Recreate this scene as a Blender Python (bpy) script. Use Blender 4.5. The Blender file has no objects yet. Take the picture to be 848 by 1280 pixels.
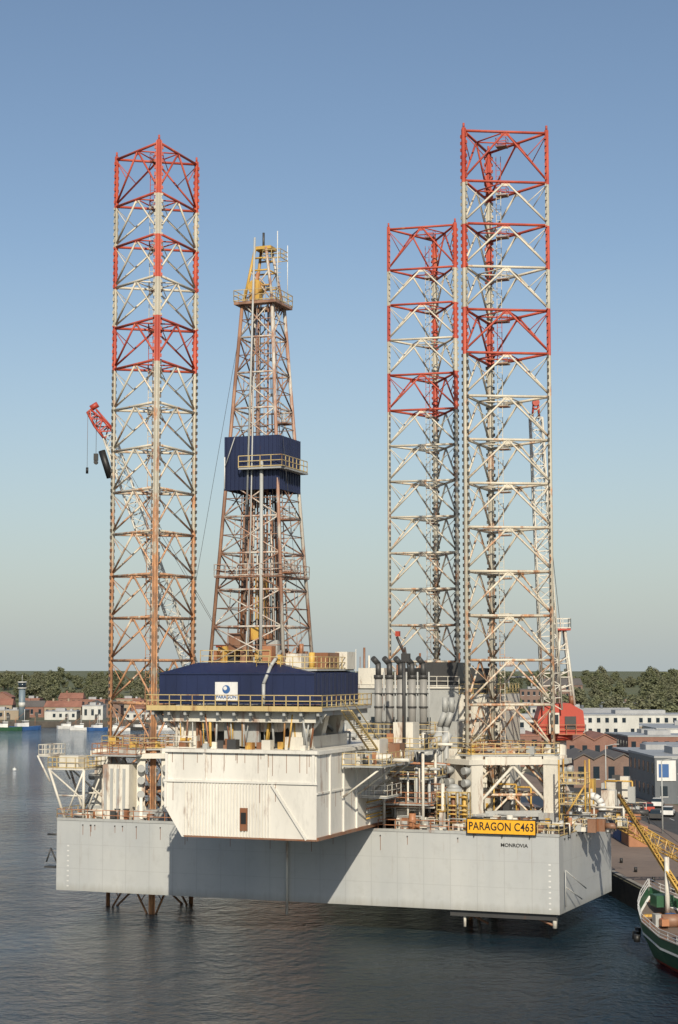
import bpy, math, random
from mathutils import Vector, Matrix
random.seed(7)
R=random.random
def U(a,b): return a+(b-a)*R()
scene=bpy.context.scene
# ------------------------------------------------------------ materials
def newmat(name):
    m=bpy.data.materials.new(name); m.use_nodes=True
    nt=m.node_tree; b=nt.nodes['Principled BSDF']; return m,nt,b
def mixc(nt,fac,a,b):
    n=nt.nodes.new('ShaderNodeMix'); n.data_type='RGBA'
    for s,v in ((n.inputs[0],fac),(n.inputs[6],a),(n.inputs[7],b)):
        if hasattr(v,'is_output'): nt.links.new(v,s)
        elif isinstance(v,(int,float)): s.default_value=v
        else: s.default_value=(*v,1)
    return n.outputs[2]
def mth(nt,op,a,b=0,c=0,clamp=False):
    n=nt.nodes.new('ShaderNodeMath'); n.operation=op; n.use_clamp=clamp
    for i,v in enumerate((a,b,c)):
        if hasattr(v,'is_output'): nt.links.new(v,n.inputs[i])
        else: n.inputs[i].default_value=v
    return n.outputs[0]
def noise(nt,vec,scale,detail=4,rough=.6):
    n=nt.nodes.new('ShaderNodeTexNoise'); n.inputs['Scale'].default_value=scale
    n.inputs['Detail'].default_value=detail; n.inputs['Roughness'].default_value=rough
    nt.links.new(vec,n.inputs['Vector']); return n.outputs['Fac']
def coords(nt,scale=(1,1,1)):
    t=nt.nodes.new('ShaderNodeTexCoord'); m=nt.nodes.new('ShaderNodeMapping')
    m.inputs['Scale'].default_value=scale; nt.links.new(t.outputs['Object'],m.inputs['Vector'])
    return t.outputs['Object'],m.outputs['Vector']
def mrange(nt,v,a,b,c,d):
    n=nt.nodes.new('ShaderNodeMapRange'); nt.links.new(v,n.inputs[0])
    for i,x in enumerate((a,b,c,d)): n.inputs[i+1].default_value=x
    return n.outputs[0]
def paint(name,col,rust=.3,rough=.5,rcol=(.2,.075,.03),sc=.7,zs=.25,metal=0,var=.25):
    m,nt,b=newmat(name); o,v=coords(nt,(1,1,zs))
    n1=noise(nt,v,sc,6,.65); th=.72-.32*rust
    f=mrange(nt,n1,th-.03,th+.06,0,min(1,.45+rust*.5))
    n2=noise(nt,v,sc*.35,3); k=mrange(nt,n2,.3,.7,0,1)
    base=mixc(nt,k,tuple(c*(1-var) for c in col),col)
    n4=noise(nt,v,sc*4,5,.75)   # fine grime
    base=mixc(nt,mrange(nt,n4,.5,.72,0,.35),base,tuple(c*.45 for c in col))
    out=mixc(nt,f,base,rcol); nt.links.new(out,b.inputs['Base Color'])
    b.inputs['Roughness'].default_value=rough; b.inputs['Metallic'].default_value=metal
    return m
WHITE=paint('white_paint',(.68,.65,.57),.42)
CREAM=paint('cantilever_white',(.74,.72,.66),.25,sc=.55)
GREY=paint('grey_paint',(.38,.39,.38),.3)
DARK=paint('dark_steel',(.05,.05,.05),.2)
YEL=paint('yellow_paint',(.58,.36,.08),.5)
RAILY=paint('faded_rail_yellow',(.56,.43,.20),.45)
ORG=paint('orange_rust_paint',(.40,.18,.09),.5)
RED=paint('red_paint',(.45,.06,.035),.2)
RUST=paint('rusty_steel',(.24,.13,.08),.7)
NAVY=paint('navy_paint',(.016,.026,.080),.1,rough=.45,var=.45)
BLACK=paint('black_paint',(.015,.015,.015),0)
GREEN=paint('green_paint',(.03,.10,.05),.2)
BLUE=paint('blue_paint',(.04,.12,.32),.1)
DECK=paint('deck_paint',(.16,.13,.11),.6,zs=1)
SIGNY=paint('sign_yellow',(.80,.40,.02),0,var=.05)
PLAINW=paint('plain_white',(.72,.72,.70),.05)
GLASS,_nt,_b=newmat('window_glass'); _b.inputs['Base Color'].default_value=(.02,.03,.04,1); _b.inputs['Roughness'].default_value=.1
def hullmat():
    m,nt,b=newmat('hull_grey'); o,v=coords(nt,(1,1,.10))
    n1=noise(nt,v,2.2,6,.7); n2=noise(nt,v,.25,3); n3=noise(nt,o,.12,4); n5=noise(nt,o,.9,6,.7)
    base=mixc(nt,mrange(nt,n2,.3,.7,0,1),(.37,.385,.385),(.44,.45,.44))
    base=mixc(nt,mrange(nt,n3,.42,.68,0,.45),base,(.31,.33,.35))
    base=mixc(nt,mrange(nt,n5,.52,.75,0,.28),base,(.26,.26,.25))
    sp=nt.nodes.new('ShaderNodeSeparateXYZ'); nt.links.new(o,sp.inputs[0])
    up=mrange(nt,sp.outputs[2],5.0,9.6,.35,.95)
    base=mixc(nt,mth(nt,'MULTIPLY',mrange(nt,n1,.58,.74,0,.55),up),base,(.24,.19,.15))
    k=mrange(nt,mth(nt,'ADD',sp.outputs[2],mth(nt,'MULTIPLY',n1,1.4)),3.0,4.1,.6,0)
    base=mixc(nt,k,base,(.21,.20,.16))
    fx=mth(nt,'FRACT',mth(nt,'DIVIDE',sp.outputs[0],2.6)); seam=mth(nt,'LESS_THAN',fx,.03)
    fz=mth(nt,'FRACT',mth(nt,'DIVIDE',sp.outputs[2],2.4)); seam2=mth(nt,'LESS_THAN',fz,.02)
    base=mixc(nt,mth(nt,'MULTIPLY',mth(nt,'MAXIMUM',seam,seam2),.25),base,(.2,.2,.2))
    nt.links.new(base,b.inputs['Base Color']); b.inputs['Roughness'].default_value=.55
    bp=nt.nodes.new('ShaderNodeBump'); bp.inputs['Strength'].default_value=.5; bp.inputs['Distance'].default_value=.12
    dish=mth(nt,'SINE',mth(nt,'MULTIPLY',sp.outputs[0],2*math.pi/1.3))
    nt.links.new(mth(nt,'ADD',n2,mth(nt,'MULTIPLY',dish,.06)),bp.inputs['Height']); nt.links.new(bp.outputs[0],b.inputs['Normal'])
    return m
HULL=hullmat()
def legmat(name,rustlow,chord=False):
    m,nt,b=newmat(name); o,v=coords(nt,(1,1,.4))
    sp=nt.nodes.new('ShaderNodeSeparateXYZ'); nt.links.new(o,sp.inputs[0]); z=sp.outputs[2]
    r1=mth(nt,'GREATER_THAN',z,75.1)
    r2=mth(nt,'MULTIPLY',mth(nt,'GREATER_THAN',z,57.1),mth(nt,'LESS_THAN',z,62.0))
    r3=mth(nt,'LESS_THAN',mth(nt,'ABSOLUTE',mth(nt,'SUBTRACT',z,70.8 if not chord else 68.4)),.25 if not chord else 2.3)
    red=mth(nt,'MAXIMUM',mth(nt,'MAXIMUM',r1,r2),r3)
    w=(.68,.62,.50) if not chord else (.47,.44,.36)
    n2=noise(nt,v,.5,3)
    wh=mixc(nt,mrange(nt,n2,.3,.7,0,1),tuple(c*.68 for c in w),w)
    rd=mixc(nt,mrange(nt,n2,.3,.7,0,1),(.31,.045,.03),(.50,.095,.05))
    base=mixc(nt,red,wh,rd)
    n1=noise(nt,v,1.0,6,.7)
    th=mrange(nt,z,20,60,.58-.27*rustlow,.60)
    f=mth(nt,'MULTIPLY',mth(nt,'SUBTRACT',n1,th),11,clamp=True)
    f=mth(nt,'MULTIPLY',f,.85)
    n3=noise(nt,v,1.7,3)
    rc=mixc(nt,mrange(nt,n3,.35,.65,0,1),(.54,.24,.09),(.24,.10,.045))
    base=mixc(nt,f,base,rc)
    nt.links.new(base,b.inputs['Base Color']); b.inputs['Roughness'].default_value=.6
    return m
LB=[legmat('leg_brace_paint',.45),legmat('leg_brace_rusty',1.0)]
LC=[legmat('leg_chord_paint',.35,True),legmat('leg_chord_rusty',1.0,True)]
RACK=paint('leg_rack_steel',(.10,.09,.075),.4)
DER=paint('derrick_steel',(.54,.50,.44),.72,sc=1.3,rcol=(.30,.13,.07))
DER2=paint('derrick_rust',(.34,.19,.12),.7,sc=1.1,rcol=(.17,.085,.055))
PIPE=paint('pipe_galvanised',(.42,.43,.42),.2)
PIPED=paint('exhaust_pipe_grey',(.27,.265,.25),.2)
# ------------------------------------------------------------ mesh builder
class MB:
    def __init__(s,name,parent=None):
        s.n=name;s.p=parent;s.v=[];s.f=[];s.m=[];s.sm=[];s.mats=[]
    def mi(s,mat):
        if mat not in s.mats: s.mats.append(mat)
        return s.mats.index(mat)
    def add(s,vs,fs,mat,smooth=False):
        o=len(s.v); s.v+= [tuple(x) for x in vs]; k=s.mi(mat)
        for i,f in enumerate(fs):
            s.f.append([o+j for j in f]); s.m.append(k); s.sm.append(smooth and len(f)==4)
    def box(s,c,d,mat,rz=0):
        x,y,z=d[0]/2,d[1]/2,d[2]/2; cs,sn=math.cos(rz),math.sin(rz)
        vs=[(c[0]+cs*a*x-sn*b*y,c[1]+sn*a*x+cs*b*y,c[2]+e*z) for e in(-1,1) for a,b in((-1,-1),(1,-1),(1,1),(-1,1))]
        s.add(vs,[(3,2,1,0),(4,5,6,7),(0,1,5,4),(1,2,6,5),(2,3,7,6),(3,0,4,7)],mat)
    def bx(s,x0,x1,y0,y1,z0,z1,mat): s.box(((x0+x1)/2,(y0+y1)/2,(z0+z1)/2),(abs(x1-x0),abs(y1-y0),abs(z1-z0)),mat)
    def tube(s,p,q,r,mat,n=6,r2=None,cap=True):
        p=Vector(p);q=Vector(q);d=q-p
        if d.length<1e-5:return
        d.normalize(); a=Vector((0,0,1)) if abs(d.z)<.9 else Vector((1,0,0))
        u=d.cross(a).normalized(); w=d.cross(u); r2=r if r2 is None else r2
        vs=[];fs=[]
        for k in range(n):
            t=2*math.pi*(k+.5)/n; e=u*math.cos(t)+w*math.sin(t); vs+= [p+e*r,q+e*r2]
        for k in range(n):
            j=(k+1)%n; fs.append((2*k,2*j,2*j+1,2*k+1))
        if cap: fs+=[tuple(2*k for k in range(n))[::-1],tuple(2*k+1 for k in range(n))] if n!=4 else [(6,4,2,0),(1,3,5,7)]
        s.add(vs,fs,mat,n>4)
    def path(s,pts,r,mat,n=8):
        for a,b in zip(pts,pts[1:]): s.tube(a,b,r,mat,n)
    def prism(s,poly,z0,z1,mat,top=None):
        n=len(poly); vs=[(x,y,z0) for x,y in poly]+[(x,y,z1) for x,y in poly]
        s.add(vs,[(i,(i+1)%n,(i+1)%n+n,i+n) for i in range(n)]+[tuple(range(n))[::-1]],mat)
        s.add([(x,y,z1) for x,y in poly],[tuple(range(n))],top or mat)
    def prismY(s,poly,y0,y1,mat):
        n=len(poly); vs=[(x,y0,z) for x,z in poly]+[(x,y1,z) for x,z in poly]
        s.add(vs,[(i,(i+1)%n,(i+1)%n+n,i+n) for i in range(n)]+[tuple(range(n))[::-1],tuple(range(n,2*n))],mat)
    def rail(s,pts,mat,h=1.1,sp=1.6,r=.045):
        if mat is YEL: mat=RAILY
        for a,b in zip(pts,pts[1:]):
            a=Vector(a);b=Vector(b);L=(b-a).length; n=max(1,int(L/sp))
            for k in range(n+1):
                p=a.lerp(b,k/n); s.tube(p,p+Vector((0,0,h)),r,mat,4,cap=False)
            for hh in (h,h*.55): s.tube(a+Vector((0,0,hh)),b+Vector((0,0,hh)),r,mat,4,cap=False)
            s.tube(a+Vector((0,0,.1)),b+Vector((0,0,.1)),r*1.3,mat,4,cap=False)
    def rect_rail(s,x0,x1,y0,y1,z,mat,**k): s.rail([(x0,y0,z),(x1,y0,z),(x1,y1,z),(x0,y1,z),(x0,y0,z)],mat,**k)
    def lattice(s,p,q,w0,w1,mat,n=12,rc=.09,rb=.05,side=Vector((1,0,0))):
        p=Vector(p);q=Vector(q);d=(q-p).normalized(); u=(side-d*side.dot(d)).normalized(); v=d.cross(u)
        def c(t,k):
            w=(w0+(w1-w0)*t)/2; a,b=((-1,-1),(1,-1),(1,1),(-1,1))[k]; return p.lerp(q,t)+u*a*w+v*b*w
        for k in range(4): s.tube(c(0,k),c(1,k),rc,mat,5)
        for i in range(n):
            t0,t1=i/n,(i+1)/n
            for k in range(4):
                j=(k+1)%4
                s.tube(c(t1,k),c(t1,j),rb,mat,4,cap=False)
                if i%2: s.tube(c(t0,k),c(t1,j),rb,mat,4,cap=False)
                else: s.tube(c(t0,j),c(t1,k),rb,mat,4,cap=False)
    def build(s):
        me=bpy.data.meshes.new(s.n); me.from_pydata(s.v,[],s.f)
        for m in s.mats: me.materials.append(m)
        me.polygons.foreach_set('material_index',s.m); me.polygons.foreach_set('use_smooth',s.sm); me.update()
        ob=bpy.data.objects.new(s.n,me); scene.collection.objects.link(ob)
        if s.p: ob.parent=s.p
        return ob
def empty(name,loc=(0,0,0),rz=0,parent=None):
    e=bpy.data.objects.new(name,None); e.location=loc; e.rotation_euler=(0,0,rz); scene.collection.objects.link(e)
    if parent:e.parent=parent
    return e
# ------------------------------------------------------------ rig frame
E1=Vector((.9382,-.3461)); E2=Vector((.3461,.9382)); N=Vector((20.1,160))
ANG=math.atan2(E1.y,E1.x)
def L(x,y):
    d=Vector((x,y))-N; return (d.dot(E1),d.dot(E2))
rig=empty('jack_up_drilling_rig',(N.x,N.y,0),ANG)
ZB,ZD=2.6,9.6
hullpoly=[L(-28.7,178),(0,0),L(27.5,177),L(25,212),L(16,230),L(4,230),L(-22.5,198)]
h=MB('hull',rig); h.prism(hullpoly,ZB,ZD,HULL,DECK)
h.tube((-26.7,-.2,1.4),(-26.7,-.2,ZD),.13,WHITE,8)
h.bx(hullpoly[0][0],0.05,-.06,0.25,ZD,ZD+.25,GREY)
h.tube((.3,1.2,3.2),(.3,1.2,6.5),.06,GREY);h.tube((.3,1.2,6.5),(1.6,4,4.6),.06,GREY);h.tube((.3,1.2,5),(1.2,4,3.6),.06,GREY)
h.tube((-.6,.6,ZB),(-.6,.6,1.3),.22,WHITE);h.tube((-.6,.6,1.5),(-4.4,2,ZB),.12,RUST);h.tube((-9.5,.8,ZB),(-7.3,2,1.2),.12,RUST);h.tube((-9.2,.8,ZB),(-9.2,.8,1.0),.14,WHITE)
h.bx(-10.5,-.4,.4,1.2,2.0,ZB,DARK)
for a in (-50.8,-1.0):
    for k in range(9): h.bx(a,a+.22,-.025,-.01,3.0+k*.5,3.13+k*.5,PLAINW)
for k in range(24):
    a=-50.6+U(0,42); ln=U(.3,1.8)
    h.tube((a,-.10,ZD-.4),(a,.02,ZD-.4),.06,DARK,8); h.bx(a-.025,a+.025,-.016,-.006,ZD-.45-ln,ZD-.45,RUST)
for k in range(10):
    b=U(1,17); p=Vector((0,0)).lerp(Vector(hullpoly[2]),b/18); h.tube((p.x,p.y,ZD-.3),(p.x+.12,p.y,ZD-.3),.07,DARK,8)
h.build()
r=MB('deck_railing',rig)
pp=[(x,y,ZD+.02) for x,y in hullpoly]
r.rail([pp[0],(-33,0.1,ZD)],ORG,r=.045); r.rail([(-17.5,.1,ZD),(-8.8,.1,ZD)],ORG,r=.045); r.rail([(-2,.1,ZD),(0,.1,ZD),(pp[2][0],pp[2][1],ZD),(pp[3][0],pp[3][1],ZD)],YEL,r=.045)
r.rail([pp[0],pp[6]],YEL)
r.build()
# ------------------------------------------------------------ legs
def leg(name,chords,var,top=80.9):
    m=MB(name,rig); br=LB[var]; ch=LC[var]
    C=[Vector((*L(*c),0)) for c in chords]; cen=sum(C,Vector())/3
    lv=[top-.3,75.3]; 
    while lv[-1]>0: lv.append(lv[-1]-4.5)
    lv.append(-4)
    at=lambda c,z: Vector((c.x,c.y,z))
    for c in C:
        m.tube(at(c,-4),at(c,top),.22,ch,10)
        d=(c-cen).normalized(); t=Vector((-d.y,d.x,0))
        rot=math.atan2(t.y,t.x)
        m.box((c.x,c.y,38.4),(.66,.10,84.8),ch,rot)
        z=3.0
        while z<top-.2:
            for sgn in(-1,1):
                p=c+t*.38*sgn; m.box((p.x,p.y,z),(.2,.16,.34),RACK if z<57 else ch,rot)
            z+=.72
        m.tube(at(c,top),at(c,top+.5),.12,ch,6)
    for i,z in enumerate(lv[:-1]):
        z2=lv[i+1]
        mids=[]
        for k in range(3):
            a,b=C[k],C[(k+1)%3]; mid=(a+b)/2; mids.append(mid)
            m.tube(at(a,z),at(b,z),.145,br,7)
            if z2>-3:
                m.tube(at(mid,z),at(a,z2+.25),.11,br,6); m.tube(at(mid,z),at(b,z2+.25),.11,br,6)
                q1=at(mid,z).lerp(at(a,z2),.5);q2=at(mid,z).lerp(at(b,z2),.5)
                m.tube(q1,at(a,z-.2),.05,br,5); m.tube(q2,at(b,z-.2),.05,br,5)
                dd=(b-a); rot=math.atan2(dd.y,dd.x)
                m.box((mid.x,mid.y,z-.22),(.9,.07,.45),br,rot)
        for k in range(3): m.tube(at(mids[k],z),at(mids[(k+1)%3],z),.08,br,6)
    lc=cen+(C[1]-cen)*.12
    for dx in(-.25,.25): m.tube((lc.x+dx,lc.y,ZD),(lc.x+dx,lc.y,top-2),.04,br,4)
    z=ZD
    while z<top-2.4:
        m.box((lc.x,lc.y,z),(.5,.03,.04),br); z+=.6
    for z in lv[:-1]:
        if z>ZD: 
            m.box((lc.x+.3,lc.y+.4,z-.6),(1.1,1.1,.07),RUST)
            m.rect_rail(lc.x-.25,lc.x+.85,lc.y-.15,lc.y+.95,z-.6,br,h=.9,sp=2,r=.03)
    m.build(); return C,cen
CA,cA=leg('truss_leg_starboard',[(12.94,175.2),(16.2,183.2),(21.65,176.1)],0)
CB,cB=leg('truss_leg_port',[(-19.1,179.2),(-24.4,185.5),(-15.8,187.4)],1)
CC,cC=leg('truss_leg_bow',[(6.3,215.8),(12.5,221.9),(14.6,213.5)],0)
def jackhouse(name,C,cen,zt,zb=ZD,big=1.0):
    m=MB(name,rig)
    for c in C:
        d=(c-cen).normalized(); t=Vector((-d.y,d.x,0)); rot=math.atan2(t.y,t.x)
        for sgn in(-1,1):
            p=c+t*1.25*sgn+d*.2
            m.box((p.x,p.y,(zb+zt)/2),(.85,1.5,zt-zb),WHITE,rot)
            for z in (zb+1.2,zb+2.6,zb+4.0,zb+5.2):
                if z<zt-.6: m.tube(p+d*.7+Vector((0,0,z)),p+d*1.5+Vector((0,0,z)),.38,GREY,10)
            m.tube(p+d*2.6+Vector((0,0,zb)),p+d*.6+Vector((0,0,zb+3.6)),.22,WHITE,4)
        m.box((c.x+d.x*.3,c.y+d.y*.3,zt-.55),(3.6,2.2,.5),WHITE,rot)
        m.box((c.x+d.x*.3,c.y+d.y*.3,zb+.5),(3.9,2.6,1.0),GREY,rot)
    for k in range(3):
        a,b=C[k],C[(k+1)%3]; dd=(b-a); rot=math.atan2(dd.y,dd.x); mid=(a+b)/2; o=(mid-cen).normalized()*.9
        ln=dd.length-3.0
        m.box((mid.x+o.x,mid.y+o.y,zt-.45),(ln,.7,.8),WHITE,rot)
        m.box((mid.x+o.x,mid.y+o.y,zb+.9),(ln,.5,.6),GREY,rot)
        m.tube(a+o+Vector((0,0,zb+1)),mid+o+Vector((0,0,zt-1)),.16,WHITE); m.tube(b+o+Vector((0,0,zb+1)),mid+o+Vector((0,0,zt-1)),.16,WHITE)
    P=[cen+(c-cen)*1.42 for c in C]
    hexa=[]
    for k in range(3):
        a,b=P[k],P[(k+1)%3]; hexa+= [a.lerp(b,.16),a.lerp(b,.84)]
    hexi=[cen+(p-cen)*.72 for p in hexa]
    vs=[(p.x,p.y,zt) for p in hexa]+[(p.x,p.y,zt) for p in hexi]+[(p.x,p.y,zt+.15) for p in hexa]+[(p.x,p.y,zt+.15) for p in hexi]
    fs=[]
    for k in range(6):
        j=(k+1)%6; fs+=[(k,j,j+6,k+6),(k+12,j+12,j+18,k+18),(k,j,j+12,k+12),(k+6,j+6,j+18,k+18)]
    m.add(vs,fs,GREY)
    m.rail([(p.x,p.y,zt+.15) for p in hexa+[hexa[0]]],YEL,sp=1.2,r=.045)
    m.rail([(p.x,p.y,zt+.15) for p in hexi+[hexi[0]]],ORG,sp=1.4,r=.04)
    for k in range(10):
        p=hexa[k%6].lerp(hexi[(k+1)%6],U(.3,.6)); s_=U(.4,1.0); m.box((p.x,p.y,zt+.15+s_/2),(s_,s_,s_),random.choice([WHITE,ORG,YEL,GREY]))
    m.build()
jackhouse('jack_house',CA,cA,16.2); jackhouse('jack_house.001',CB,cB,16.6); jackhouse('jack_house.002',CC,cC,17.5)
# ------------------------------------------------------------ cantilever
m=MB('cantilever',rig)
a0,a1,f=-32.5,-17.9,-15.2
m.prismY([(a0,17.8),(a0,12.6),(a0+1.7,10),(a1,10),(a1,17.8)],f,24,CREAM)
m.bx(a0-.1,a1+.1,f-.14,f,14.85,15.05,CREAM)
m.bx(a0-.15,a1+.2,f-.3,f,17.5,17.8,CREAM)
for a in (a0+.2,a0+3.9,a0+9.9,a1-.25): m.bx(a-.12,a+.12,f-.16,f,14.9,17.6,CREAM)
m.bx(a0-.02,a0+.22,f-.1,f,12.6,14.85,CREAM)
x=a0+1.9
while x<a0+10.2:
    m.bx(x,x+.13,f-.12,f,10.15,14.8,CREAM); x+=.3
m.bx(a0+7.4,a0+8.1,f-.15,f,10.7,12.7,RUST); m.bx(a0+7.5,a0+8.0,f-.17,f-.02,11.3,12.3,BLACK)
m.tube((a0+10.4,f-.1,14.8),(a1-.9,f-.1,10.1),.13,CREAM,4)
m.tube((a0+2,f-.1,10.08),(a1,f-.1,10.08),.1,RUST,4)
for k in range(26):
    a=U(a0+.4,a1-.3); z=random.choice([14.84,17.48,17.48]); m.bx(a-.02,a+.03,f-.012,f-.004,z-U(.3,2.0),z,RUST)
for k in range(20):
    b=U(f,2); z=random.choice([13.98,17.44]); m.bx(a1+.004,a1+.012,b-.03,b+.03,z-U(.4,2.2),z,RUST)
for b in (-12,-8.5,-5,-1.5,2,5.5,9):
    m.bx(a1,a1+.16,b-.12,b+.12,10.1,17.6,CREAM)
m.bx(a1,a1+.22,f,24,17.45,17.75,CREAM); m.bx(a1,a1+.18,f,24,10.02,10.3,RUST); m.bx(a1,a1+.1,f,24,14,14.15,CREAM)
m.rail([(a0,f+.1,17.8),(a0,20,17.8)],WHITE); m.rail([(a0,f+.1,17.8),(a0+3,f+.1,17.8)],WHITE)
for k in range(6): m.tube((a1+.35,-3,11+k*.3),(a1+.35,4,11+k*.3),.07,random.choice([RUST,PIPE,ORG,YEL]),6)
m.build()
# ------------------------------------------------------------ substructure + drill floor
m=MB('drill_floor_substructure',rig)
A0,A1,F,Bk=-34.3,-17.3,-15.4,-2.4; ZF=21.5
for a in (-31.0,-20.6):
    m.bx(a-.9,a+.9,-13.8,-2.5,17.8,18.9,WHITE)
    for b in (-12.6,-8,-3.6):
        m.prismY([(a-.6,18.9),(a+.6,18.9),(a+1.1,ZF-.5),(a-1.1,ZF-.5)],b-.5,b+.5,WHITE)
    m.tube((a,-12.6,19),(a,-8,ZF-.5),.16,GREY); m.tube((a,-8,ZF-.5),(a,-3.6,19),.16,GREY)
m.prismY([(-31.5,ZF-.5),(-29.6,19.3),(-22.2,19.3),(-19.8,ZF-.5)],-12.8,-12.5,WHITE)
m.bx(-27.6,-24.2,-13.2,-12.8,18,20.6,GREY)
m.bx(-30,-22,-11.5,-3,17.85,20,DARK)
m.bx(A0+1.2,A1-1.0,F+1.0,F+1.5,ZF-1.3,ZF-.25,WHITE); m.bx(A0+1.2,A1-1.0,Bk-1.5,Bk-1,ZF-1.4,ZF-.25,WHITE)
for k in range(11):
    a=A0+.5+k*1.6; m.bx(a-.12,a+.12,F+.2,Bk,ZF-.7,ZF-.25,GREY)
    m.tube((a,F+.2,ZF-.4),(a,F+1.2,ZF-1.3),.08,GREY,4)
m.tube((-34,-14,ZF-.5),(-31.6,-13,18.6),.2,WHITE,6); m.tube((-17.6,-14,ZF-.5),(-20,-13,18.6),.2,WHITE,6)
for k in range(36):
    a=U(-32,-19); b=U(-14.5,-12.4); m.tube((a,b,18),(a+U(-.5,.5),b,ZF-.6),U(.05,.14),random.choice([RUST,GREY,YEL,PIPE,ORG]),6)
for k in range(20):
    a=U(-32,-19); b=U(-14.8,-13); s_=U(.3,.9); m.box((a,b,17.8+s_/2),(s_,s_,s_),random.choice([RUST,GREY,YEL,WHITE,DARK]))
for a in(-32.2,-31.6,-19.6,-19.0): m.tube((a,-13.5,17.9),(a,-13.5,ZF-.5),.14,WHITE,8)
m.bx(A0,A1,F,Bk,ZF-.25,ZF,GREY)
m.bx(A0,A1,F-.05,F,ZF-.3,ZF+.08,RAILY)
m.rect_rail(A0,A1,F,Bk,ZF,YEL,sp=1.1,r=.05)
for sx in (0,.9):
    m.tube((-17.1+sx,-11,ZF-.3),(-16.6+sx,-4.0,16.9),.1,RAILY,4); m.tube((-17.1+sx,-11,ZF+.7),(-16.6+sx,-4.0,17.9),.05,RAILY,4)
for k in range(22):
    t=k/21; m.box((-16.65+.5*t,-11+7*t,ZF-.3-4.4*t),(.9,.28,.05),RAILY)
m.bx(-17.65,-13.8,-9.5,-.5,16.1,16.25,GREY); m.rail([(-17.6,-9.5,16.25),(-13.8,-9.5,16.25),(-13.8,-.5,16.25)],YEL,sp=1.2,r=.04)
m.bx(-17.65,-15,-4.5,-.5,13.0,13.12,GREY); m.rail([(-17.6,-4.5,13.12),(-15,-4.5,13.12),(-15,-.5,13.12)],WHITE,sp=1.2,r=.04)
for b in(-9,-5,-1): m.tube((-17.7,b,13.4),(-14,b,16.1),.1,WHITE,6)
m.bx(-17,-15.6,-5,-2.5,16.25,18.4,WHITE); m.bx(-15.4,-14.3,-3,-1.4,16.25,18,RUST)
for b in (1,5):
    for a in(-17.2,-13.3): m.tube((a,b,ZD),(a,b,17.1),.15,WHITE,6)
m.bx(-17.4,-13,.6,6,17.1,17.25,GREY); m.rail([(-17.4,.6,17.25),(-13,.6,17.25),(-13,6,17.25)],YEL,sp=1.2); m.bx(-16.6,-14.6,2,4,17.25,19.8,WHITE)
m.build()
m=MB('drill_floor_wind_wall',rig)
w0,w1,wf,wb,zt=-33.5,-18.4,-14.5,-3.0,24.55
m.prismY([(w0,ZF+.3),(w1,ZF+.3),(w1,zt),(w0,zt)],wf,wf+.2,NAVY)
m.bx(w0,w0+.2,wf+.2,wb,ZF+.3,zt,NAVY); m.bx(w1-.2,w1,wf+.2,wb,ZF+.3,zt,NAVY); m.bx(w0+.2,w1-.2,wb-.2,wb,ZF+.3,zt,NAVY)
s=1.9; zi=25.5
o=[(w0,wf,zt),(w1,wf,zt),(w1,wb,zt),(w0,wb,zt)]; i=[(w0+3.0,wf+s,zi),(w1-4.8,wf+s,zi),(w1-4.8,wb-s,zi),(w0+3.0,wb-s,zi)]
m.add(o+i,[(0,1,5,4),(1,2,6,5),(2,3,7,6),(3,0,4,7)],NAVY)
x=w0+.6
while x<w1: m.bx(x,x+.06,wf-.04,wf,ZF+.3,zt,NAVY); x+=1.05
x=wf+.6
while x<wb: m.bx(w1,w1+.04,x,x+.06,ZF+.3,zt,NAVY); x+=1.05
m.bx(w0-.05,w1+.05,wf-.1,wf,zt-.12,zt+.02,NAVY)
m.bx(-27.9,-25.7,wf-.1,wf-.045,22.1,23.75,PLAINW)
m.tube((-26.8,wf-.12,23.1),(-26.8,wf-.1,23.1),.38,BLUE,16)
m.tube((-26.9,wf-.14,23.2),(-26.9,wf-.12,23.2),.18,PLAINW,12)
m.rail([(w0+3.2,wf+s,zi),(w1-5,wf+s,zi)],YEL,sp=1.1)
m.bx(w1-6,w1-.2,wf+1.2,wb-.6,24.75,24.9,GREY); m.rect_rail(w1-6,w1-.2,wf+1.2,wb-.6,24.9,YEL,sp=1.0,r=.045)
m.bx(w1-5.8,w1-4.9,wf+2,wf+3,24.9,27,ORG); m.bx(w1-3.9,w1-2.4,wf+3,wf+5,24.9,26.3,WHITE); m.bx(w1-1.9,w1-.6,wf+5,wf+8,24.9,26.4,RUST)
m.bx(w1-4.2,w1-3.8,wf+1.6,wf+2,24.9,26.2,YEL); m.tube((w1-2.8,wf+4,26.3),(w1-2.8,wf+4,27.2),.22,ORG); m.tube((w1-1.4,wf+3,24.9),(w1-1.4,wf+3,26.4),.3,YEL)
m.bx(w1-1.2,w1+.0,wb-3,wb-.8,24.9,26.5,WHITE)
m.path([(-23.1,wf-.3,ZF+.2),(-23.1,wf-.3,23.6),(-22.7,wf+.4,25.2),(-22.6,wf+2.5,26.5)],.16,PIPE)
for k in range(26): 
    a=U(w0+4,w1-4); b=U(wf+3,wb-2); hh=U(.5,1.7); m.box((a,b,25+hh/2),(U(.3,1.1),U(.3,1.1),hh+.8),random.choice([RUST,ORG,WHITE,YEL,GREY,DER2,DARK]))
m.build()
def text(name,body,loc,size,mat,parent,sx=1):
    c=bpy.data.curves.new(name,'FONT'); c.body=body; c.size=size; c.extrude=.012; c.align_x='CENTER'; c.align_y='CENTER'; c.offset=.012*size
    o=bpy.data.objects.new(name,c); o.location=loc; o.rotation_euler=(math.pi/2,0,0); o.scale=(sx,1,1); c.materials.append(mat)
    scene.collection.objects.link(o); o.parent=parent; return o
text('wind_wall_lettering','PARAGON',(-26.8,wf-.13,22.42),.42,BLUE,rig)
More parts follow.
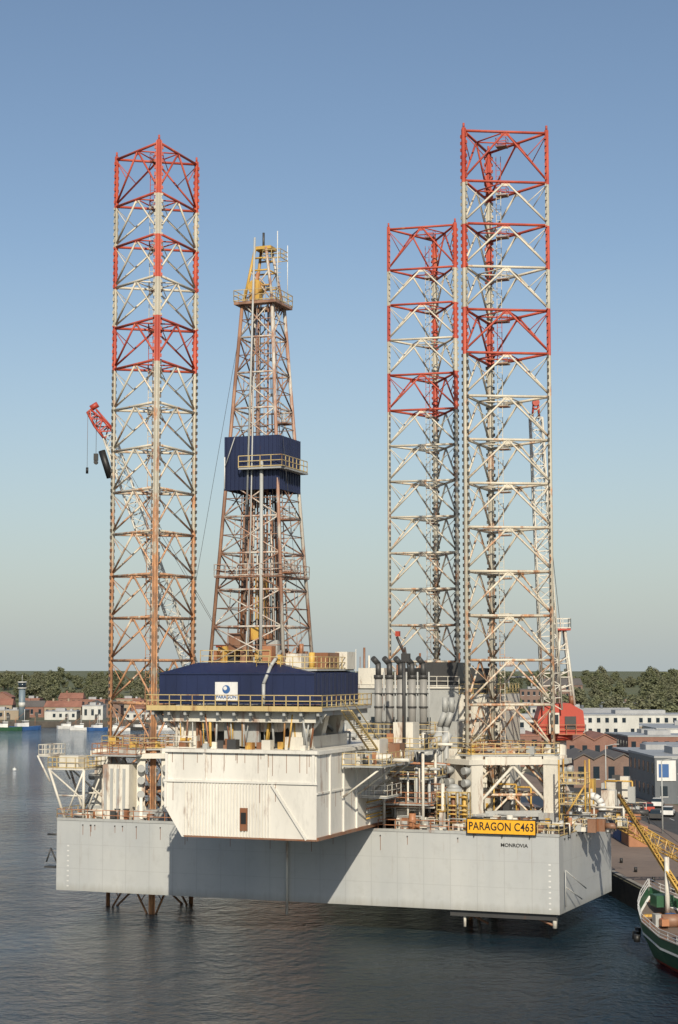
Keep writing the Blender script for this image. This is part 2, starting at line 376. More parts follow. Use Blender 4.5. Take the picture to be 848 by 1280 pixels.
text('hull_lettering','MONROVIA',(-4.2,-.03,8.7),.46,BLACK,rig,1.05)
sg=empty('name_sign',(N.x,N.y,0),ANG)
m=MB('sign_board',sg); m.bx(-8.6,-2.1,-.32,-.24,9.72,11.05,SIGNY)
for a,b,c,d in((-8.66,-8.58,9.68,11.09),(-2.12,-2.04,9.68,11.09),(-8.58,-2.12,11.03,11.09),(-8.58,-2.12,9.68,9.74)): m.bx(a,b,-.35,-.22,c,d,BLACK)
for a in(-8,-5.3,-2.7): m.tube((a,-.18,9.4),(a,-.18,11),.05,DARK)
m.build(); tx=text('sign_lettering','PARAGON C463',(-5.35,-.34,10.37),1.04,BLACK,sg,.80)
tx.data.offset=.010; tx.data.space_character=1.04
# ------------------------------------------------------------ derrick
m=MB('derrick',rig)
dc=Vector((-26.0,-8.3)); z0,z1=22.0,59.3; s0,s1=3.85,1.5
def hs(z): 
    t=(z-z0)/(z1-z0); return s0+(s1-s0)*t
def dp(k,z):
    a,b=((-1,-1),(1,-1),(1,1),(-1,1))[k]; q=hs(z); return Vector((dc.x+a*q,dc.y+b*q,z))
lv=[z0+(z1-z0)*(i/11) for i in range(12)]
for k in range(4):
    m.tube(dp(k,z0),dp(k,z1),.17,DER2 if k==0 else DER,8)
    for i in range(11):
        za,zb=lv[i],lv[i+1]; j=(k+1)%4; mt=DER if (i+k)%3 else DER2
        m.tube(dp(k,zb),dp(j,zb),.10,DER,6)
        m.tube(dp(k,za),dp(j,zb),.07,mt,6); m.tube(dp(j,za),dp(k,zb),.07,mt,6)
        zm=(za+zb)/2; m.tube(dp(k,zm),dp(j,zm),.045,DER2,5)
        md=(dp(k,zb)+dp(j,zb))/2; m.tube(md,(dp(k,zm)+dp(j,zm))/2,.04,DER,4)
for k in range(44):
    a=dc.x+U(-2.0,2.0); b=dc.y+U(-1.9,1.9); m.tube((a,b,z0+2),(a+(dc.x-a)*.3,b,U(36,47)),U(.04,.09),random.choice([RUST,DER2,DER,DER,DARK]),5)
for k in range(9):
    a=dc.x+U(-.9,.9); b=dc.y+U(-.9,.9); m.tube((a,b,40),(a,b,z1),U(.03,.06),random.choice([DER,DARK,DER2]),5)
for dx in(-.5,.5): m.tube((dc.x+dx,dc.y,z0),(dc.x+dx,dc.y,z1),.09,DER2,6)
for k in range(30): m.box((dc.x,dc.y,z0+k*1.22),(1.0,.08,.1),DER2)
m.box((dc.x+.1,dc.y-.4,31.5),(.9,.9,4.0),YEL); m.tube((dc.x+.1,dc.y-.4,33.6),(dc.x+.1,dc.y-.4,35.2),.35,YEL); m.box((dc.x-.3,dc.y-.6,28.2),(1.2,1,1.2),YEL); m.box((dc.x+.9,dc.y-1.2,27),(.9,.9,2.4),ORG)
m.tube((dc.x-1.2,dc.y-1.2,25.5),(dc.x-.6,dc.y-.9,30),.12,DARK); m.box((dc.x-1.8,dc.y-1.9,27.4),(1.2,.8,1.6),RUST); m.box((dc.x+1.9,dc.y-1.8,26.8),(1.1,.8,1.5),GREY)
m.tube((dc.x+1.4,dc.y-3.6,24),(dc.x+1.1,dc.y-2.9,44),.17,PIPE,8); m.tube((dc.x-.3,dc.y-3.0,40),(dc.x-.1,dc.y-1.9,z1+6),.10,PIPE,8); m.tube((dc.x+.1,dc.y-3.5,26),(dc.x+.1,dc.y-2.5,52),.07,PIPE,6)
for dx in(2.2,2.6): m.tube((dc.x+dx+.8,dc.y-1.5,24),(dc.x+dx-1.1,dc.y-1.0,z1),.045,DER,4)
for k in range(60):
    t=k/60; m.box((dc.x+3.2-1.9*t,dc.y-1.5+.5*t,24+35*t),(.4,.05,.05),DER)
def gallery(z,ext,mat,th=.12):
    q=hs(z)+ext; m.bx(dc.x-q,dc.x+q,dc.y-q,dc.y-q+1.0,z,z+th,DER2); m.bx(dc.x-q,dc.x+q,dc.y+q-1,dc.y+q,z,z+th,DER2)
    m.bx(dc.x-q,dc.x-q+1,dc.y-q+1,dc.y+q-1,z,z+th,DER2); m.bx(dc.x+q-1,dc.x+q,dc.y-q+1,dc.y+q-1,z,z+th,DER2)
    m.rect_rail(dc.x-q,dc.x+q,dc.y-q,dc.y+q,z+th,mat,sp=1.0,r=.04)
gallery(33.3,.25,DER); gallery(59.0,.6,YEL,.25)
for z,k in((38.5,1),(33.6,1),(47.5,1)):
    q=hs(z); m.bx(dc.x+q,dc.x+q+1.0,dc.y-q,dc.y-q+1.6,z,z+.12,RUST); m.rect_rail(dc.x+q,dc.x+q+1.0,dc.y-q,dc.y-q+1.6,z+.12,DER,sp=.8,r=.035)
q=2.72
m.bx(dc.x-q,dc.x+q,dc.y-q,dc.y-q+.12,41.4,46.4,NAVY); m.bx(dc.x-q,dc.x+q,dc.y+q-.12,dc.y+q,41.4,46.4,NAVY)
m.bx(dc.x-q,dc.x-q+.12,dc.y-q+.12,dc.y+q-.12,41.4,46.4,NAVY); m.bx(dc.x+q-.12,dc.x+q,dc.y-q+.12,dc.y+q-.12,41.4,46.4,NAVY)
x=-q+.1
while x<q: 
    m.bx(dc.x+x,dc.x+x+.14,dc.y-q-.09,dc.y-q,41.4,46.4,NAVY); m.bx(dc.x+q,dc.x+q+.09,dc.y+x,dc.y+x+.14,41.4,46.4,NAVY); x+=.42
m.tube((dc.x-1.6,dc.y-q-.2,46.3),(dc.x-2.6,dc.y-q-.2,43.5),.05,PIPE); m.tube((dc.x-2.6,dc.y-q-.2,44.5),(dc.x-2.6,dc.y-q-.2,41.5),.06,PLAINW)
m.bx(dc.x-.9,dc.x+q+.6,dc.y-q-.9,dc.y-q-.1,43.2,43.35,GREY); m.bx(dc.x+q+.1,dc.x+q+.8,dc.y-q-.1,dc.y+q,43.2,43.35,GREY)
m.rail([(dc.x-.9,dc.y-q-.9,43.35),(dc.x+q+.7,dc.y-q-.9,43.35),(dc.x+q+.7,dc.y+q,43.35)],YEL,sp=.9,r=.045)
zc=59.3; zt2=65.5
for sx in(-1,1):
    for sy in(-1,1):
        m.tube((dc.x+sx*1.45,dc.y+sy*1.3,zc),(dc.x+sx*.55,dc.y+sy*.7,zt2-.9),.15,YEL if sx<0 else DER,6)
    m.tube((dc.x+sx*1.0,dc.y-1.0,62.3),(dc.x+sx*1.0,dc.y+1.0,62.3),.09,YEL)
for sy in(-1,1):
    for z,w in((60.9,1.25),(62.4,1.0),(63.6,.8)): m.tube((dc.x-w,dc.y+sy*(1.05-.1*(z-61)),z),(dc.x+w,dc.y+sy*(1.05-.1*(z-61)),z),.09,YEL)
    m.tube((dc.x-1.45,dc.y+sy*1.25,zc),(dc.x+1.0,dc.y+sy*.95,62.4),.07,DER); m.tube((dc.x+1.45,dc.y+sy*1.25,zc),(dc.x-1.0,dc.y+sy*.95,62.4),.07,DER)
m.box((dc.x+.2,dc.y,64.6),(1.7,1.5,.3),YEL); m.tube((dc.x,dc.y,64.6),(dc.x,dc.y,66.2),.12,DARK)
m.rect_rail(dc.x+.3,dc.x+2.1,dc.y-.9,dc.y+.9,63.4,YEL,h=.9,sp=.7,r=.035)
m.box((dc.x-.5,dc.y-.6,60.4),(1.0,.9,1.7),YEL); m.tube((dc.x-.4,dc.y-1.2,60.8),(dc.x-.4,dc.y-.2,60.8),.7,YEL,14); m.tube((dc.x-.9,dc.y-.8,59.6),(dc.x-.2,dc.y-.8,62.2),.2,ORG)
m.tube((dc.x+1.8,dc.y-.9,59.5),(dc.x+1.8,dc.y-.9,66),.05,PLAINW); m.tube((dc.x+2.1,dc.y+.9,59.5),(dc.x+2.1,dc.y+.9,65),.04,PLAINW)
for k in range(12): z=59.6+k*.4; m.box((dc.x+1.95,dc.y-.9,z),(.35,.04,.04),DER)
for (p,q) in (((dc.x-1.5,dc.y-1.5,58),(-32,-13,25.5)),((dc.x+1.5,dc.y-1.5,58),(-20,-13,25.5)),((dc.x-3,dc.y+3,34),(-36,4,14)),((dc.x-3,dc.y+3,32),(-35,2,18))): m.tube(p,q,.02,DARK,4)
m.build()
# ------------------------------------------------------------ deck houses and machinery
m=MB('deck_house',rig)
m.bx(-31,-16,22.6,36,ZD,22.8,GREY); m.bx(-15.9,-11.2,22.2,30,ZD,22.2,WHITE); m.bx(-31.2,-15.8,22.4,36.2,22.8,23.0,WHITE)
for z in(12.5,15.6,18.8):
    for k in range(7): m.bx(-30+k*2,-29.2+k*2,22.52,22.6,z,z+.9,GLASS)
for k in range(7): m.bx(-15.9+k*.75,-15.78+k*.75,22.05,22.2,10,22.0,WHITE)
for z in(13,16.2,19.4): m.bx(-15.9,-11.2,22.0,22.04,z,z+.15,GREY)
m.rail([(-31,22.6,23.0),(-16,22.6,23.0)],WHITE,sp=1.2); m.rail([(-15.9,22.3,22.2),(-11.3,22.3,22.2),(-11.3,30,22.2)],YEL,sp=1.2)
m.bx(-20.0,-16.4,23.5,27,23.0,25.6,DARK); m.bx(-23,-20.6,24,27,23.0,25,BLACK); m.bx(-15,-12.5,23,25.5,22.2,25.0,DARK); m.bx(-28,-25,24,27,23.0,25.0,WHITE)
for k in range(14): a,b=U(-31,-12),U(23.5,34); m.tube((a,b,22.2),(a,b,U(24.5,28)),U(.04,.14),random.choice([DARK,RUST,WHITE,GREY]),6)
m.build()
m=MB('engine_exhaust_stacks',rig)
for k in range(5):
    a=-21.7+k*1.15; b=12.5+.2*k
    m.tube((a,b,17.5),(a,b,24.3),.40,PIPED,12); m.tube((a,b,24.0),(a+.05,b-.2,25.5),.3,DARK,10); m.tube((a,b,25.4),(a-.3,b-.8,26.0),.3,DARK,10)
    m.tube((a,b,17.3),(a,b,17.7),.48,RUST,12); m.tube((a,b,23.9),(a,b,24.3),.48,DARK,12); m.tube((a,b,20.9),(a,b,21.1),.46,DARK,12)
    m.path([(a,b,17.5),(a-.1,b,16.6),(a-.6,b-.2,15.6),(a-1.5,b-.2,14.8),(a-2.4,b-.2,14.0)],.36,PIPE,10)
    for z in(19.4,22.4): m.box((a,b,z),(1.15,.9,.1),DARK)
    m.tube((a+.57,b+.1,17.6),(a+.57,b+.1,24.6),.09,PIPE,6)
m.bx(-23.2,-17,13.6,19,ZD,18,WHITE); m.bx(-23.2,-16.8,13.5,19,18,18.2,GREY); m.rect_rail(-23.2,-15.8,11.4,19,18.2,YEL)
for a in(-23,-20,-17): m.tube((a,11.6,ZD),(a,11.6,18.2),.14,WHITE)
for k,(a) in enumerate((-15.6,-14.9)): m.path([(a,14,ZD),(a,14,19),(a+.6,14,20.5),(a+.6,14,22)],.3,GREY,10)
m.bx(-16.9,-12.6,14,22,ZD,16.8,WHITE); m.rect_rail(-16.9,-12.6,14,22,16.8,YEL); m.bx(-16,-14,15,17,16.8,19.5,GREY)
for a in(-16.5,-15.2,-13.9): m.bx(a,a+.9,13.93,14,10,12,GREY)
m.bx(-14.8,-14,13.9,14,13.4,14.6,ORG)
m.build()
m=MB('deck_machinery',rig)
cl=[WHITE,WHITE,WHITE,GREY,YEL,RUST,ORG,DARK,PIPE,GREY,DARK]
def clutter(x0,x1,y0,y1,z,n,smax=1.6,hmax=2.2):
    for k in range(n):
        a,b=U(x0,x1),U(y0,y1)
        if min((Vector((a,b,0))-c).length for c in CA+CB+CC)<1.6: continue
        t=R(); mt=random.choice(cl)
        if t<.34:
            w,d,hh=U(.3,smax*.8),U(.3,smax*.8),U(.3,hmax); m.box((a,b,z+hh/2),(w,d,hh),mt); 
            if R()<.5: m.box((a,b,z+hh+.06),(w+.12,d+.12,.08),random.choice(cl))
            if R()<.5: m.box((a,b-d/2-.03,z+hh*.5),(w*.5,.05,hh*.5),random.choice(cl))
        elif t<.5: r_=U(.15,.45); m.tube((a,b,z),(a,b,z+U(.6,hmax)),r_,mt,12)
        elif t<.62: r_=U(.15,.4); l=U(.8,2.4); m.tube((a,b,z+r_+.2),(a+l,b,z+r_+.2),r_,mt,12); m.box((a+.3,b,z+.15),(.2,r_*1.6,.3),DARK); m.box((a+l-.3,b,z+.15),(.2,r_*1.6,.3),DARK)
        elif t<.86:
            hh=U(.6,hmax*1.1); l=U(.6,3); m.path([(a,b,z),(a,b,z+hh),(a+l,b,z+hh),(a+l,b+U(-.6,.6),z)],U(.04,.11),mt,6)
        else: m.rail([(a,b,z),(a+U(.8,2.2),b,z)],random.choice([YEL,WHITE]),sp=.7,r=.035)
clutter(-16.5,-11,.6,13,ZD,110); clutter(-11,-1,.6,5.5,ZD,80,1.0,1.5); clutter(-1.5,3.5,5,19,ZD,60,1.2,1.7); clutter(-51,-34,.6,4,ZD,40,1.0,1.3); clutter(-16,-8,13,22,ZD,30,2,4)
clutter(-33,-13,24,34,22.8,14,1.5,1.6); clutter(-40,-34,4,20,ZD,20,2,3); clutter(-30,-20,-1,20,17.8,24,1.6,2); clutter(-2,2,18,30,ZD,24,2,4)
clutter(-17.5,-13.2,1,6,17.25,16,.9,1.5); clutter(-17,-14.2,-9,-1,16.25,18,.7,1.2)
for a in(-12.3,-11.2,-10.1): 
    m.rect_rail(a,a+.8,2.2,3.2,ZD,YEL,h=3.6,sp=.8,r=.07)
    for z in(10.4,11.2,12,12.8): m.tube((a,2.2,z),(a+.8,2.2,z),.09,YEL,5); 
    m.tube((a+.4,2.7,ZD),(a+.4,2.7,13),.22,random.choice([RUST,YEL]),8)
for k in range(12): z=U(10.4,16); y=U(1,8); m.tube((-17.4,y,z),(-12.5,y,z+U(-.3,.3)),U(.06,.14),random.choice([PIPE,ORG,RUST,WHITE]),6)
for k in range(14): a=U(-17.3,-11.5); b=U(.8,8); m.tube((a,b,ZD),(a,b,U(12,17)),U(.06,.2),random.choice([PIPE,WHITE,RUST,GREY]),6)
m.bx(-17.2,-13.4,3,9,14.3,14.42,GREY); m.rect_rail(-17.2,-13.4,3,9,14.42,YEL,sp=1.1)
m.bx(-17.2,-12.8,1,9,12.0,12.12,GREY); m.rect_rail(-17.2,-12.8,1,9,12.12,ORG,sp=1.1)
m.tube((-11.6,5.5,ZD),(-11.6,5.5,13.4),.8,GREY,16); m.tube((-11.6,5.5,13.4),(-11.6,5.5,13.8),.8,GREY,16,r2=.3)
for k in range(2): m.path([(-15.8-.9*k,7.5,12+k),(-16.2-.9*k,7.5,14.2),(-15.2-.9*k,7.5,15.8),(-13.6-.9*k,7.5,17.0),(-12.8-.9*k,8,18.6)],.42,PIPE,12)
px,py=L(25.3,174.5)
arc=[(px+1.2*math.cos(t)-.2,py,ZD+1.5+1.2*math.sin(t)) for t in [math.pi*(1-i/8) for i in range(9)]]
m.path([(arc[0][0],py,ZD)]+arc+[(arc[-1][0],py,ZD+.3)],.38,PLAINW,12)
q=L(22.8,172)
for z in(ZD,11.6,13.6): m.rect_rail(q[0]-1,q[0]+1.6,q[1]-.6,q[1]+1.4,z,YEL,sp=.8); m.bx(q[0]-1,q[0]+1.6,q[1]-.6,q[1]+1.4,z,z+.08,GREY)
for sx in(-1,1.6):
    for sy in(-.6,1.4): m.tube((q[0]+sx,q[1]+sy,ZD),(q[0]+sx,q[1]+sy,16),.09,YEL)
m.tube((q[0]-1,q[1]-.6,ZD),(q[0]+1.6,q[1]-.6,13.6),.1,YEL)
m.build()
m=MB('outboard_platform',rig)
p=L(-29,179.5); X,Y=p
m.bx(X-.8,X+3.4,Y-.5,Y+4,14.6,14.75,WHITE); m.rect_rail(X-.8,X+3.4,Y-.5,Y+4,14.75,YEL,sp=.9); m.rect_rail(X-2.2,X-.8,Y,Y+3,16,WHITE,sp=.7)
m.bx(X-2.2,X-.8,Y,Y+3,15.9,16,WHITE)
m.bx(X,X+2.2,Y+.4,Y+2.2,14.75,16,WHITE)
for y in(Y-.4,Y+3.8):
    m.tube((X-.7,y,14.6),(X+1.2,y,ZD),.14,WHITE); m.tube((X+3.3,y,14.6),(X+3.3,y,ZD),.16,WHITE); m.tube((X-.7,y,14.6),(X+3.3,y,11.6),.1,WHITE); m.tube((X+3.3,y,14.6),(X+1.2,y,ZD),.1,WHITE); m.tube((X-2.1,y,16),(X-.6,y,13.4),.1,WHITE)
    m.tube((X+.2,y,12),(X+3.3,y,12),.09,WHITE)
m.tube((X-1,Y,8),(X+.4,Y,8),.1,DARK); m.path([(X-1.1,Y,5.2),(X-.6,Y,6.6),(X+.2,Y,5)],.08,DARK)
m.bx(X-1.3,X,Y-.1,Y+.8,4.6,4.8,DARK)
m.bx(X+5,X+8,Y+.5,Y+4,ZD,15.2,WHITE); m.rect_rail(X+4,X+9,Y,Y+4.4,16.2,ORG,sp=1); m.bx(X+4,X+9,Y,Y+4.4,16.05,16.2,GREY)
for k in range(4): m.bx(X+5.2+k*.7,X+5.5+k*.7,Y+.42,Y+.5,10,14.8,GREY)
m.build()
# ------------------------------------------------------------ deck cranes
cr=empty('pedestal_crane'); m=MB('crane_house',cr)
bx,by=23.8,190
m.tube((bx,by,ZD),(bx,by,17.4),1.0,WHITE,16); m.tube((bx,by,17.2),(bx,by,17.8),1.7,RED,20)
m.prismY([(bx-2.3,17.8),(bx+2.5,17.8),(bx+2.8,18.6),(bx+2.6,20.4),(bx+1.2,21.2),(bx-1.8,21.2),(bx-2.3,19.6)],by-2,by+2,RED)
m.bx(bx-1.2,bx-.1,by-2.9,by-2.0,18,20.2,WHITE); m.bx(bx-1.1,bx-.2,by-2.96,by-2.88,19,20,GLASS); m.rect_rail(bx-2.4,bx+2.8,by-2.4,by+2.4,17.8,ORG,sp=1)
m.bx(bx+.6,bx+1.8,by-2.15,by-2.0,18.4,19.8,DARK); m.tube((bx+1.5,by-1,21),(bx+1.5,by-1,22),.3,RUST)
for y in(-1.2,1.2):
    m.tube((bx-.4,by+y,21),(bx+.4,by+y*.5,29.2),.16,WHITE); m.tube((bx+1.8,by+y,21),(bx+.9,by+y*.5,29.2),.16,WHITE)
    for z in(22.5,24,25.5,27): t=(z-21)/8.2; m.tube((bx-.4+.8*t,by+y*(1-.5*t),z),(bx+1.8-.9*t,by+y*(1-.5*t),z+.8),.08,WHITE); m.tube((bx-.4+.8*t,by+y*(1-.5*t),z),(bx+1.8-.9*t,by+y*(1-.5*t),z),.07,WHITE)
m.bx(bx-.2,bx+1.5,by-1,by+1,29.1,29.3,RED); m.rect_rail(bx-.2,bx+1.5,by-1,by+1,29.3,WHITE,sp=.7)
m.build(); m=MB('crane_boom',cr); bx-=.4
m.lattice((bx-.4,by-2,20.5),(bx-1.9,by-3,52.2),2.0,1.3,WHITE,n=24,rc=.1,rb=.055)
m.tube((bx-2.3,by-3,52.2),(bx-2.1,by-3,54.2),.12,RED); m.tube((bx-1.5,by-3,52.2),(bx-1.7,by-3,54.2),.12,RED); m.tube((bx-2.3,by-3,53.2),(bx-1.5,by-3,53.2),.12,RED); m.tube((bx-1.9,by-3.3,53.9),(bx-1.9,by-2.7,53.9),.4,RED,14); m.tube((bx-1.5,by-3.3,52.8),(bx-1.4,by-3.3,40),.03,DARK,4)
m.tube((bx-1.7,by-2.6,53.5),(bx+.9,by,29.3),.04,DARK,4); m.build()
cr=empty('pedestal_crane'); m=MB('crane_house',cr)
bx,by=-14.2,200
m.tube((bx,by,ZD),(bx,by,18),1.0,WHITE,16); m.box((bx,by,19.6),(3.6,3.6,3.2),WHITE); m.bx(bx-1.8,bx-.6,by-2.3,by-1.8,18.6,20.8,GLASS)
for y in(-1.2,1.2): m.tube((bx-.5,by+y,21),(bx+1.2,by+y*.5,27.5),.15,WHITE); m.tube((bx+1.7,by+y,21),(bx+1.3,by+y*.5,27.5),.15,WHITE)
m.tube((bx,by,27.5),(bx+2.5,by,27.5),.15,RED); m.build(); m=MB('crane_boom',cr)
tip=Vector((-26.6,198,51.8)); foot=Vector((bx-1.2,by,20.5))
m.lattice(foot,tip,1.6,1.3,WHITE,n=24,rc=.10,rb=.055)
e=Vector((-28.9,198,54.6))
m.lattice(tip,(e+tip)/2,1.3,1.2,RED,n=2,rc=.14,rb=.10); m.lattice((e+tip)/2,e,1.2,.5,RED,n=2,rc=.13,rb=.09)
m.tube(tip+Vector((.6,0,.6)),e+Vector((.8,0,.2)),.12,RED); m.tube(e+Vector((.2,0,.3)),e+Vector((1.0,0,.8)),.35,RED,8)
m.tube(tip+Vector((-.7,-.6,-1.9)),tip+Vector((.3,-.6,-5.0)),.42,BLACK,8)
m.tube(e+Vector((.9,-.3,0)),e+Vector((.9,-.3,-5.3)),.035,DARK,4); m.box(e+Vector((.9,-.3,-5.4)),(.5,.4,.8),BLACK); m.tube(e+Vector((.9,-.5,-6.0)),e+Vector((.9,-.1,-6.0)),.25,BLACK,10)
m.tube(e+Vector((-.1,-.3,0)),e+Vector((-.1,-.3,-6.6)),.03,DARK,4); m.tube(e+Vector((-.1,-.3,-6.6)),e+Vector((-.1,-.3,-7.3)),.15,BLACK)
m.tube(e,(bx+1.2,by,27.5),.035,DARK,4); m.tube(tip,(bx+1.3,by,27.5),.03,DARK,4)
m.build()
m=MB('deck_davit',rig); m.tube((-15.5,2,17),(-15.5,2,26.5),.18,DARK); m.tube((-15.5,2,26.5),(-16.2,2,28),.14,DARK); m.box((-16.1,2,28.3),(.4,.4,.5),RED); m.box((-15.3,2,26),(.8,.5,.8),DARK); m.tube((-15.4,2,27),(-14.9,2,24),.1,DARK); m.build()
# ------------------------------------------------------------ setting: water, land
def watermat():
    m,nt,b=newmat('harbour_water'); o,v=coords(nt,(1,1.0,1))
    b.inputs['Base Color'].default_value=(.008,.022,.034,1); b.inputs['Roughness'].default_value=.05; b.inputs['IOR'].default_value=1.33
    _,v2=coords(nt,(1,.8,1))
    na=noise(nt,v2,1.1,5,.62); nb=noise(nt,v2,.28,3,.55); nc=noise(nt,v,.014,4,.6)
    hh=mth(nt,'ADD',mth(nt,'MULTIPLY',na,.62),mth(nt,'MULTIPLY',nb,1.0))
    bp=nt.nodes.new('ShaderNodeBump'); bp.inputs['Distance'].default_value=.85
    nt.links.new(mrange(nt,nc,.38,.62,.5,1),bp.inputs['Strength'])
    nt.links.new(hh,bp.inputs['Height']); nt.links.new(bp.outputs[0],b.inputs['Normal'])
    return m
m=MB('water'); m.add([(-9000,-300,0),(9000,-300,0),(9000,12000,0),(-9000,12000,0)],[(0,1,2,3)],watermat()); m.build()
def groundmat(name,c1,c2,sc):
    m,nt,b=newmat(name); o,v=coords(nt); n=noise(nt,v,sc,8,.7); n2=noise(nt,v,sc*14,3)
    c=mixc(nt,mrange(nt,n,.35,.65,0,1),c1,c2); c=mixc(nt,mrange(nt,n2,.5,.75,0,.4),c,tuple(x*.5 for x in c1))
    nt.links.new(c,b.inputs['Base Color']); b.inputs['Roughness'].default_value=.9; return m
GRD=groundmat('ground_mix',(.13,.115,.09),(.07,.085,.04),.02); QUAY=groundmat('quay_paving',(.22,.165,.13),(.15,.115,.095),.06); ASP=groundmat('asphalt',(.06,.06,.06),(.045,.045,.045),.3)
CONC=groundmat('concrete',(.28,.26,.23),(.18,.17,.15),.4); CONCD=groundmat('quay_wall_stained',(.10,.085,.07),(.05,.045,.04),.4)
land=[(40,60),(33.5,150),(31.2,176),(29.5,200),(28,300),(20,420),(-20,735),(-420,752),(-2500,900),(-9000,1500),(-9000,11500),(9000,11500),(9000,60)]
m=MB('ground'); m.prism(land,-3,2.4,CONCD,GRD); m.build()
m=MB('quay_pavement'); 
qp=[(40.4,60),(33.9,150),(31.6,176),(29.9,200),(28.4,300),(24,380),(46,380),(60,250),(78,60)]
m.add([(x,y,2.404) for x,y in qp],[tuple(range(len(qp)))],QUAY)
for a,b in zip(qp[:5],qp[1:6]):
    d=Vector((b[0]-a[0],b[1]-a[1])); c=((a[0]+b[0])/2,(a[1]+b[1])/2,2.5); m.box(c,(d.length,.5,.22),CONC,math.atan2(d.y,d.x))
for k in range(14):
    y=150+k*9; x=33.9-(y-150)*.04*(1 if y<200 else .9); m.tube((x+.9,y,2.4),(x+.9,y,2.95),.18,BLACK,8); m.tube((x-.7,y,.2),(x-.7,y,2.0),.38,BLACK,8)
m.build()
m=MB('road'); rp=[(49,100),(46,240),(40,380),(48,380),(55,240),(60,100)]
m.add([(x,y,2.408) for x,y in rp],[tuple(range(6))],ASP)
for k in range(28):
    y=110+k*9.5; x=54.3-(y-110)*.029; m.box((x,y,2.415),(.15,3,.006),PLAINW,.03)
m.build()
def hz(y,x=0):
    t=min(1,max(0,(y-820)/700)); return 2.0+11*t*t*(3-2*t)
m=MB('hills'); ys=[880,920,1000,1150,1300,1550,2500,6000]; vs=[];n=17
for y in ys:
    for k in range(n): vs.append((-.8*y+1.6*y*k/(n-1)*1.0, y, hz(y)+(U(-1,3) if y>930 else 0)))
m.add(vs,[(r_*n+k,r_*n+k+1,(r_+1)*n+k+1,(r_+1)*n+k) for r_ in range(len(ys)-1) for k in range(n-1)],groundmat('meadow',(.08,.10,.045),(.13,.13,.07),.01)); m.build()
# ------------------------------------------------------------ trees
def leafmat():
    m,nt,b=newmat('foliage'); o,v=coords(nt); n=noise(nt,v,.35,3)
    oi=nt.nodes.new('ShaderNodeObjectInfo')
    c=mixc(nt,mrange(nt,n,.35,.65,0,1),(.10,.12,.04),(.20,.21,.07))
    c=mixc(nt,mth(nt,'MULTIPLY',oi.outputs['Random'],.7),c,(.17,.16,.08))
    c=mixc(nt,.2,c,(.24,.26,.27))  # distance haze painted into the leaf colour as a grey-blue tint
    nt.links.new(c,b.inputs['Base Color']); b.inputs['Roughness'].default_value=.8
    tr=nt.nodes.new('ShaderNodeBsdfTranslucent'); nt.links.new(c,tr.inputs[0]); ad=nt.nodes.new('ShaderNodeMixShader'); ad.inputs[0].default_value=.35
    out=nt.nodes['Material Output']; nt.links.new(b.outputs[0],ad.inputs[1]); nt.links.new(tr.outputs[0],ad.inputs[2]); nt.links.new(ad.outputs[0],out.inputs[0])
    return m
LEAF=leafmat(); BARK=groundmat('bark',(.10,.08,.06),(.06,.05,.04),2)
def treemesh(i,hgt=15,nl=1300):
    m=MB('tree_mesh'); m.tube((0,0,-.5),(U(-.3,.3),U(-.3,.3),hgt*.5),.4,BARK,7,r2=.22)
    cl=[]
    for k in range(11):
        a=k*2.4+U(-.4,.4); rr=U(1.2,4.4); z=hgt*U(.25,.85); p=Vector((rr*math.cos(a),rr*math.sin(a),z)); m.tube((0,0,hgt*U(.2,.45)),p,.16,BARK,5,r2=.05); cl.append((p,U(1.8,3.0)))
    cl.append((Vector((U(-1,1),U(-1,1),hgt*.88)),2.4))
    vs=[];fs=[]
    for k in range(nl):
        c,rad=random.choice(cl); d=Vector((random.gauss(0,1),random.gauss(0,1),random.gauss(0,1))).normalized()
        p=c+d*rad*(R()**.4); s_=U(.3,.65)
        u=Vector((random.gauss(0,1),random.gauss(0,1),random.gauss(0,1))).normalized(); w=u.cross(d+Vector((.01,.02,.3))).normalized()
        o=len(vs); vs+=[p-u*s_-w*s_*.5,p+u*s_*.3-w*s_,p+u*s_+w*s_*.4,p-u*s_*.2+w*s_]; fs.append((o,o+1,o+2,o+3))
    m.add(vs,fs,LEAF); ob=m.build(); me=ob.data; bpy.data.objects.remove(ob); return me
TM=[treemesh(i,h_) for i,h_ in enumerate((15,13,17,11))]
tl=empty('distant_tree_line')
def tree(x,y,z,s=1):
    o=bpy.data.objects.new('tree',random.choice(TM)); o.parent=tl; o.location=(x,y,z); o.rotation_euler=(0,0,U(0,6)); q=s*U(.8,1.2); o.scale=(q*U(1,1.4),q*U(1,1.4),q); scene.collection.objects.link(o)
for k in range(760):
    y=U(940,1550); x=y*U(-.32,.34); tree(x,y,hz(y)-.5,U(.5,.8))
for k in range(120):
    y=U(600,880); x=y*U(.10,.33); tree(x,y,2.3,U(.5,.8))
